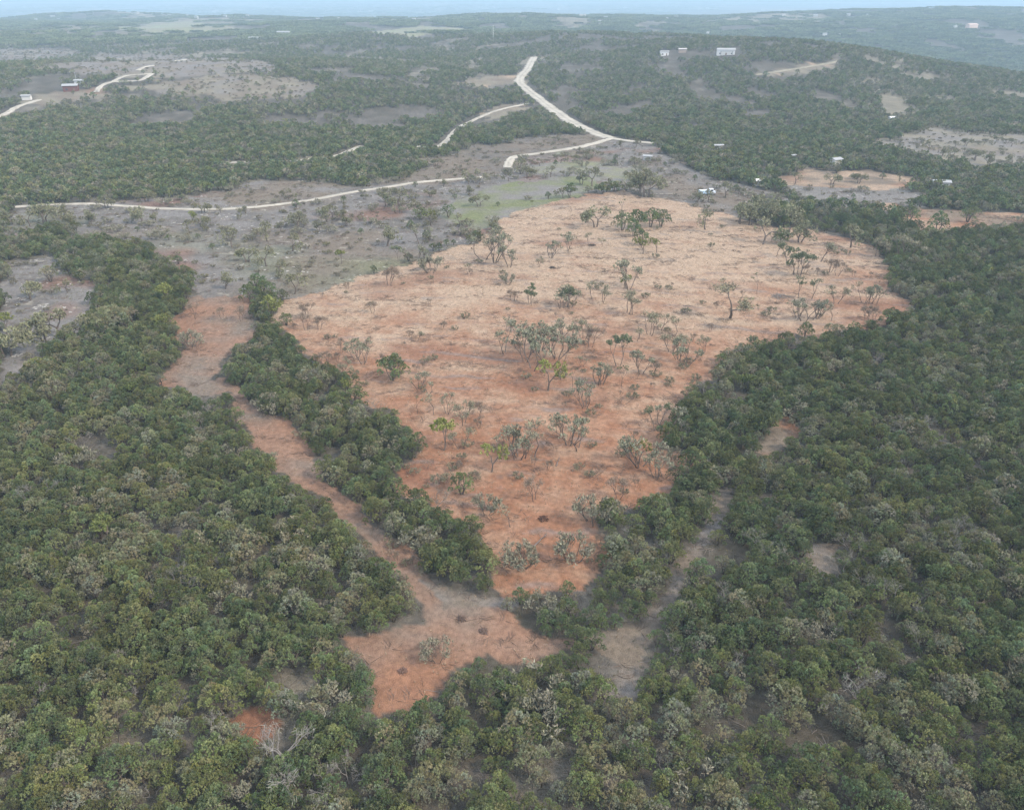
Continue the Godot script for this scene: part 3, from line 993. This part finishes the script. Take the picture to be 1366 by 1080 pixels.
# ---------------------------------------------------------------- litter on the ground
func strew() -> void:
	rng.seed = 900
	start()
	for k in 7:
		leaf(Vector3(rnd(-0.12, 0.12), -0.02, rnd(-0.12, 0.12)), (Vector3(0, 1, 0) + unit() * 0.75).normalized(), rnd(0.2, 0.42), 0.07, Color(1, 1, 1) * rnd(0.8, 1.0))
	var tuft_mesh := made(paint(Color.WHITE, 0.9))
	start()
	for k in 5:
		var a := rng.randf() * TAU
		var p := Vector3(rnd(-0.4, 0.4), 0.03, rnd(-0.4, 0.4))
		var e := p + Vector3(cos(a), rnd(0.02, 0.25), sin(a)) * rnd(0.6, 1.5)
		tube(p, e, 0.035, 0.015, Color(1, 1, 1) * rnd(0.7, 1.0), 3)
	var sticks := made(paint(Color.WHITE, 0.95))
	start()
	for k in 3:
		var c := Vector3(rnd(-0.4, 0.4), 0.0, rnd(-0.4, 0.4))
		var s := Vector3(rnd(0.15, 0.5), rnd(0.06, 0.16), rnd(0.15, 0.4))
		box(c - s, c + s * Vector3(1, 1, rnd(0.6, 1.0)), Color(1, 1, 1) * rnd(0.85, 1.0))
	var rocks := made(paint(Color.WHITE, 0.95))
	for p in patches:
		if not p.name in ["clearing", "bank", "corridor", "range", "opening", "field", "lot", "track"]: continue
		var area := p.box.size.x * p.box.size.y
		var grass := int(clampf(area * 0.8, 100, 60000))
		for k in grass:
			var x := p.box.position.x + rng.randf() * p.box.size.x
			var z := p.box.position.y + rng.randf() * p.box.size.y
			if patch_at(x, z) != p: continue
			var n := n_mid.get_noise_2d(x * 1.5 + 70.0, z * 1.5)
			if n < rnd(-0.3, 0.35): continue
			var g := rnd(0.75, 1.1)
			var col := Color(0.38, 0.30, 0.21) if p.name in ["clearing", "corridor", "field", "opening"] else Color(0.22, 0.22, 0.145)
			mass("grass", upright(x, z, rnd(0.6, 1.3)), Color(col.r * g, col.g * g, col.b * g))
		for k in int(clampf(area * 0.4, 30, 36000)):
			var x := p.box.position.x + rng.randf() * p.box.size.x
			var z := p.box.position.y + rng.randf() * p.box.size.y
			if patch_at(x, z) != p: continue
			if n_streak.get_noise_2d(x * 0.6 + 0.3 * z, z * 2.0) < rnd(0.0, 0.4): continue
			var g := rnd(0.6, 1.2)
			mass("sticks", upright(x, z, rnd(0.6, 1.5)), Color(0.17 * g, 0.125 * g, 0.10 * g))
		if p.name in ["range", "lot"]:
			for k in int(clampf(area * 0.25, 10, 16000)):
				var x := p.box.position.x + rng.randf() * p.box.size.x
				var z := p.box.position.y + rng.randf() * p.box.size.y
				if patch_at(x, z) != p: continue
				if n_mid.get_noise_2d(x * 0.8 + 10.0, z * 2.0) < rnd(0.05, 0.4): continue
				var g := rnd(0.75, 1.0)
				mass("rocks", upright(x, z, rnd(0.3, 1.1)), Color(0.40 * g, 0.38 * g, 0.35 * g))
	for k in 26000:
		var dd := rnd(50.0, 260.0)
		var x := rnd(-1.0, 1.0) * (0.66 * (dd * cp + 40.0) + 10.0)
		if patch_at(x, -dd) != null: continue
		var g := rnd(0.6, 1.3)
		if k % 3 == 0: mass("sticks", upright(x, -dd, rnd(0.6, 1.6)), Color(0.16 * g, 0.14 * g, 0.125 * g))
		else: mass("grass", upright(x, -dd, rnd(0.7, 1.6)), Color(0.17 * g, 0.155 * g, 0.10 * g))
	for e in [["grass", "dry_grass", tuft_mesh, "dry straw coloured grass tufts over the open soil", "grass"], ["sticks", "branch_litter", sticks, "broken brown branches littering the soil", "litter"], ["rocks", "limestone_rubble", rocks, "pale limestone rubble lying over the grey range", "rubble"]]:
		var o := Node3D.new()
		o.name = e[1]
		add_child(o)
		tag(o, e[3], e[4], "", "stuff")
		print(e[0], " ", masses[e[0]].at.size())
		pour(o, "bits", e[0], e[2])
	masses.clear()

func brush_pile(px: float, py: float, wpx: float, label: String, col: Color) -> void:
	var g := ground_at(px, py)
	var w := wide(g, wpx)
	start()
	for k in 60:
		var a := rng.randf() * TAU
		var r := sqrt(rng.randf()) * w * 0.42
		var c := Vector3(cos(a) * r, (1.0 - r / w * 2.0) * w * 0.18 * rng.randf() + 0.05, sin(a) * r)
		var d := Vector3(rnd(-1, 1), rnd(-0.25, 0.35), rnd(-1, 1)).normalized() * rnd(0.3, 0.9) * w * 0.32
		tube(c - d, c + d, rnd(0.03, 0.08), 0.02, Color(col.r, col.g, col.b) * rnd(0.7, 1.2), 4)
	var o := Node3D.new()
	o.name = numbered("brush_pile")
	add_child(o)
	o.position = g
	put(o, "branches", made(bark)).set_meta("kind", "stuff")
	tag(o, label, "brush pile")

func log_at(px: float, py: float, qx: float, qy: float, r: float, label: String) -> void:
	var a := ground_at(px, py)
	var b := ground_at(qx, qy)
	start()
	var prev := Vector3(0, r, 0)
	for k in 5:
		var f := (k + 1) / 5.0
		var e := (b - a) * f + Vector3(rnd(-0.12, 0.12), r * (1.0 - 0.4 * f), rnd(-0.12, 0.12))
		tube(prev, e, r * (1.0 - 0.12 * k), r * (1.0 - 0.12 * (k + 1)), DARKBARK * 1.3, 7)
		prev = e
	var o := Node3D.new()
	o.name = numbered("fallen_log")
	add_child(o)
	o.position = a
	put(o, "stem", made(bark))
	start()
	for k in 3:
		var c := (b - a) * rnd(0.4, 0.9) + Vector3(0, r, 0)
		tube(c, c + Vector3(rnd(-1, 1), rnd(0.2, 0.7), rnd(-1, 1)) * 1.2, r * 0.4, r * 0.15, DARKBARK * 1.3, 4)
	put(o, "branch", made(bark))
	tag(o, label, "log")

func lay_debris() -> void:
	rng.seed = 950
	brush_pile(1040, 396, 24, "grey heap of cut brush beside a slender tree in the upper clearing", Color(0.22, 0.2, 0.185))
	brush_pile(725, 692, 16, "small dark red heap of burnt branches low in the clearing", Color(0.10, 0.055, 0.04))
	brush_pile(615, 826, 14, "small dark heap of branches where the soil corridors meet", Color(0.12, 0.085, 0.07))
	brush_pile(790, 327, 10, "small black heap under a yellowish sparse tree", Color(0.07, 0.06, 0.055))
	brush_pile(737, 357, 9, "tiny black heap in the upper field", Color(0.07, 0.06, 0.055))
	brush_pile(537, 895, 14, "flat brown scatter heap on the lowest orange soil", Color(0.16, 0.10, 0.08))
	brush_pile(645, 842, 14, "brown twig heap on the soil by the grey opening", Color(0.14, 0.10, 0.085))
	log_at(712, 730, 730, 712, 0.16, "long fallen log lying slantwise near the foot of the clearing")
	log_at(897, 607, 912, 598, 0.12, "fallen crooked stem on orange soil by the clump of trees")
	log_at(742, 622, 746, 610, 0.12, "short broken stump leaning on the red soil")
	log_at(666, 583, 669, 572, 0.10, "thin broken pole leaning over the pale soil")
	log_at(860, 700, 838, 690, 0.1, "thin grey pole fallen at the edge of the dark scrub")

# ---------------------------------------------------------------- buildings and other things
func gable(parent: Node, called: String, w: float, dd: float, y: float, rise: float, over: float, mat: Material) -> MeshInstance3D:
	start()
	var x := w * 0.5 + over
	var z := dd * 0.5 + over
	var t := 0.18
	for s in [-1.0, 1.0]:
		var k := V.size()
		for q in [Vector3(-x, y, z * s), Vector3(x, y, z * s), Vector3(x, y + rise, 0), Vector3(-x, y + rise, 0)]:
			V.append(q); V.append(q + Vector3(0, t, 0)); C.append(Color.WHITE); C.append(Color.WHITE)
		for f in [[1, 3, 5, 7], [0, 2, 4, 6], [0, 2, 3, 1], [2, 4, 5, 3], [6, 0, 1, 7]]:
			I.append_array(PackedInt32Array([k + f[0], k + f[1], k + f[2], k + f[0], k + f[2], k + f[3]]))
	return put(parent, called, made(mat))

func building(px: float, py: float, wpx: float, ratio: float, storey: float, turn: float, wall: Color, roof: Color, called: String, label: String, group := "", detail := true, category := "house") -> Node3D:
	var g := ground_at(px, py)
	var w := wide(g, wpx)
	var dd := w * ratio
	var o := Node3D.new()
	o.name = numbered(called)
	add_child(o)
	o.position = g - Vector3(0, 0.2, 0)
	o.rotation.y = turn
	var wm := paint(wall, 0.85, false)
	var rm := paint(roof, 0.6, false)
	start()
	box(Vector3(-w * 0.5, -1.0, -dd * 0.5), Vector3(w * 0.5, storey, dd * 0.5))
	# gable ends
	var k := V.size()
	var rise := dd * 0.2
	for s in [-1.0, 1.0]:
		for q in [Vector3(w * 0.5 * s, storey, -dd * 0.5), Vector3(w * 0.5 * s, storey, dd * 0.5), Vector3(w * 0.5 * s, storey + rise, 0)]:
			V.append(q); C.append(Color.WHITE)
	I.append_array(PackedInt32Array([k, k + 1, k + 2, k + 3, k + 5, k + 4]))
	put(o, "wall", made(wm))
	gable(o, "roof", w, dd, storey, rise + 0.05, 0.6, rm)
	if detail:
		var gm := paint(Color(0.05, 0.06, 0.07), 0.2, false)
		var n: int = max(2, int(w / 4.5))
		for i in n:
			var x := (i + 0.5) / n * w - w * 0.5
			start()
			if i == n / 2:
				box(Vector3(x - 0.6, 0.1, dd * 0.5 - 0.02), Vector3(x + 0.6, 2.3, dd * 0.5 + 0.06))
				put(o, "door", made(paint(Color(0.16, 0.10, 0.07), 0.6, false)))
			else:
				box(Vector3(x - 0.8, 1.0, dd * 0.5 - 0.02), Vector3(x + 0.8, 2.3, dd * 0.5 + 0.06))
				put(o, "window", made(gm))
	tag(o, label, category, group)
	return o

func mast(px: float, py: float, hpx: float, label: String) -> void:
	var g := ground_at(px, py)
	var h := tall(g, hpx)
	var o := Node3D.new()
	o.name = numbered("mast")
	add_child(o)
	o.position = g
	var m := paint(Color(0.55, 0.56, 0.58), 0.6, false)
	for k in 3:
		var a := TAU * k / 3.0
		start()
		tube(Vector3(cos(a), 0, sin(a)) * h * 0.035, Vector3(cos(a), h / h * 0.0, sin(a)) * h * 0.006 + Vector3(0, h, 0), h * 0.007, h * 0.005, Color.WHITE, 5)
		put(o, "pole", made(m))
	for k in 12:
		start()
		var y := h * (k + 0.5) / 12.0
		var r := lerpf(h * 0.035, h * 0.006, y / h)
		for q in 3:
			var a := TAU * q / 3.0
			var b := TAU * (q + 1) / 3.0
			tube(Vector3(cos(a) * r, y, sin(a) * r), Vector3(cos(b) * r, y + h / 24.0, sin(b) * r), h * 0.003, h * 0.003, Color.WHITE, 4)
		put(o, "brace", made(m))
	tag(o, label, "mast")

func wheel(parent: Node, at: Vector3, r: float) -> void:
	start()
	tube(at - Vector3(0, 0, 0.12), at + Vector3(0, 0, 0.12), r, r, Color(0.03, 0.03, 0.03), 12)
	tube(at + Vector3(0, 0, 0.12), at + Vector3(0, 0, 0.13), r, 0.01, Color(0.25, 0.25, 0.25), 12)
	tube(at - Vector3(0, 0, 0.12), at - Vector3(0, 0, 0.13), r, 0.01, Color(0.25, 0.25, 0.25), 12)
	put(parent, "wheel", made(bark))

func truck(px: float, py: float) -> void:
	var g := ground_at(px, py)
	var o := Node3D.new()
	o.name = "parked_truck"
	add_child(o)
	o.position = g
	o.rotation.y = 0.12
	var white := paint(Color(0.75, 0.77, 0.8), 0.35, false)
	var blue := paint(Color(0.42, 0.56, 0.72), 0.4, false)
	start()
	box(Vector3(-3.4, 0.55, -1.05), Vector3(1.4, 1.75, 1.05))
	put(o, "bed", made(blue))
	start()
	box(Vector3(-3.3, 1.76, -1.0), Vector3(0.6, 2.0, 1.0))
	put(o, "tarpaulin", made(paint(Color(0.6, 0.68, 0.76), 0.7, false)))
	start()
	box(Vector3(1.5, 0.55, -1.0), Vector3(4.2, 1.35, 1.0))
	box(Vector3(1.5, 1.35, -0.95), Vector3(3.1, 2.45, 0.95))
	put(o, "cab", made(white))
	start()
	box(Vector3(3.1, 1.45, -0.85), Vector3(3.15, 2.3, 0.85))
	box(Vector3(1.8, 1.5, 0.95), Vector3(2.9, 2.25, 0.98))
	box(Vector3(1.8, 1.5, -0.98), Vector3(2.9, 2.25, -0.95))
	put(o, "window", made(paint(Color(0.03, 0.04, 0.05), 0.1, false)))
	for x in [-2.3, 2.9]:
		for z in [-0.95, 0.95]:
			wheel(o, Vector3(x, 0.45, z), 0.45)
	tag(o, "light blue and white flatbed truck parked on grey ground beyond the clearing", "truck")

func build_things() -> void:
	rng.seed = 1200
	var white := Color(0.29, 0.295, 0.30)
	building(95, 121, 18, 0.55, 4.2, 0.25, Color(0.14, 0.06, 0.05), white, "ranch_house", "white roofed house with dark red walls on the hilltop yard")
	building(106, 112, 11, 0.5, 3.0, 0.1, Color(0.5, 0.5, 0.5), white, "farm_shed", "small white flat shed just behind the red walled house", "", false, "shed")
	building(36, 133, 11, 0.5, 3.2, 0.1, Color(0.55, 0.54, 0.52), white, "farm_shed", "white roofed shed at the end of a pale drive", "", false, "shed")
	var big := building(968, 73, 23, 0.4, 5.0, -0.12, Color(0.6, 0.6, 0.6), white, "large_house", "large white house crowning the wooded hill")
	start()
	box(Vector3(-6, 0, 8), Vector3(-5.4, 4.0, 8.6)); box(Vector3(5.4, 0, 8), Vector3(6, 4.0, 8.6)); box(Vector3(-6.5, 4.0, 6.0), Vector3(6.5, 4.4, 9.0))
	put(big, "porch", made(paint(white, 0.6, false)))
	building(886, 74, 11, 0.4, 4.0, 0.1, Color(0.62, 0.62, 0.62), white, "long_house", "long low white house among trees on the hill shoulder")
	building(910, 70, 10, 0.5, 3.5, 0.1, Color(0.3, 0.25, 0.22), Color(0.4, 0.38, 0.37), "barn", "small dull roofed barn between the two white hill houses", "", false, "barn")
	building(1114, 221, 13, 0.7, 3.6, 0.5, Color(0.6, 0.58, 0.54), white, "cottage", "small white cottage half hidden by trees behind the orange strip", "", false)
	building(1254, 252, 20, 0.5, 3.6, -0.2, Color(0.5, 0.48, 0.46), white, "old_house", "white derelict looking house among trees at the end of the grey lot")
	building(1190, 163, 9, 0.6, 3.4, 0.2, Color(0.5, 0.5, 0.5), Color(0.6, 0.6, 0.6), "far_cottage", "pale cottage roof showing over trees above the far pasture", "", false)
	building(958, 201, 11, 0.5, 3.2, 0.1, Color(0.6, 0.6, 0.58), white, "field_shed", "white roofed shed standing alone in the dense wood", "", false, "shed")
	building(864, 213, 10, 0.6, 2.2, -0.3, Color(0.6, 0.6, 0.6), white, "low_shed", "low white shed beside bushes near the road end", "", false, "shed")
	building(1012, 247, 10, 0.7, 2.6, 0.2, Color(0.55, 0.53, 0.5), Color(0.7, 0.69, 0.66), "field_hut", "pale hut among oaks between the truck and the orange strip", "", false, "hut")
	building(1058, 213, 5, 0.8, 2.6, 0.1, white, white, "tank_house", "tiny white hut at the foot of the wooded hill", "", false, "hut")
	building(340, 54, 15, 0.3, 4.5, 0.05, Color(0.6, 0.6, 0.6), white, "long_barn", "long white barn in the far woods beside a shorter one", "", false, "barn")
	building(378, 46, 16, 0.3, 4.5, 0.05, Color(0.6, 0.6, 0.6), white, "long_barn", "long white barn behind the first beyond the pale grassland", "", false, "barn")
	truck(942, 259)
	mast(658, 54, 20, "tall pale lattice mast rising from the far woods")
	mast(101, 106, 10, "thin pole mast behind the red walled house")
	for a in [[48, 28], [70, 23], [78, 27], [184, 18], [214, 17], [226, 21], [250, 22], [262, 25], [285, 17], [330, 23], [300, 23], [398, 20], [424, 27], [452, 26], [497, 20], [525, 29], [552, 27], [780, 22], [800, 31], [808, 25], [834, 11], [902, 24], [905, 46], [944, 47], [890, 26], [733, 10], [745, 13], [775, 22], [944, 11], [1018, 14], [1088, 22], [1132, 21], [1158, 21], [1178, 4], [1196, 4], [1245, 10], [1274, 39], [1120, 48], [1100, 49], [1045, 22]]:
		var w: float = rnd(2.5, 5.5)
		building(a[0], a[1], w, rnd(0.35, 0.6), rnd(4.0, 7.0), rnd(-0.4, 0.4), Color(0.5, 0.5, 0.49) * rnd(0.8, 1.0), white, "far_building", "small white building far off in the hazy plain", "far white buildings of the plain", false, "building")
	building(1296, 38, 14, 0.5, 8.0, 0.3, Color(0.55, 0.42, 0.36), Color(0.5, 0.38, 0.33), "ridge_house", "reddish house on the far wooded ridge", "", false)

func _ready() -> void:
	n_low = noise(1, 130.0, 3)
	n_mid = noise(2, 26.0, 4)
	n_fine = noise(3, 5.0, 3)
	n_streak = noise(4, 13.0, 4)
	n_grit = noise(8, 2.6, 2)
	set_view()
	var t0 := Time.get_ticks_msec()
	lay_patches()
	lay_ground()
	lay_roads()
	print("ground ", Time.get_ticks_msec() - t0)
	make_plants()
	lay_marks()
	print("plants ", Time.get_ticks_msec() - t0)
	build_things()
	stand_trees()
	print("stand ", Time.get_ticks_msec() - t0)
	grow_woods()
	print("woods ", Time.get_ticks_msec() - t0)
	lay_debris()
	strew()
	print("done ", Time.get_ticks_msec() - t0, " plants ", placed_plants)
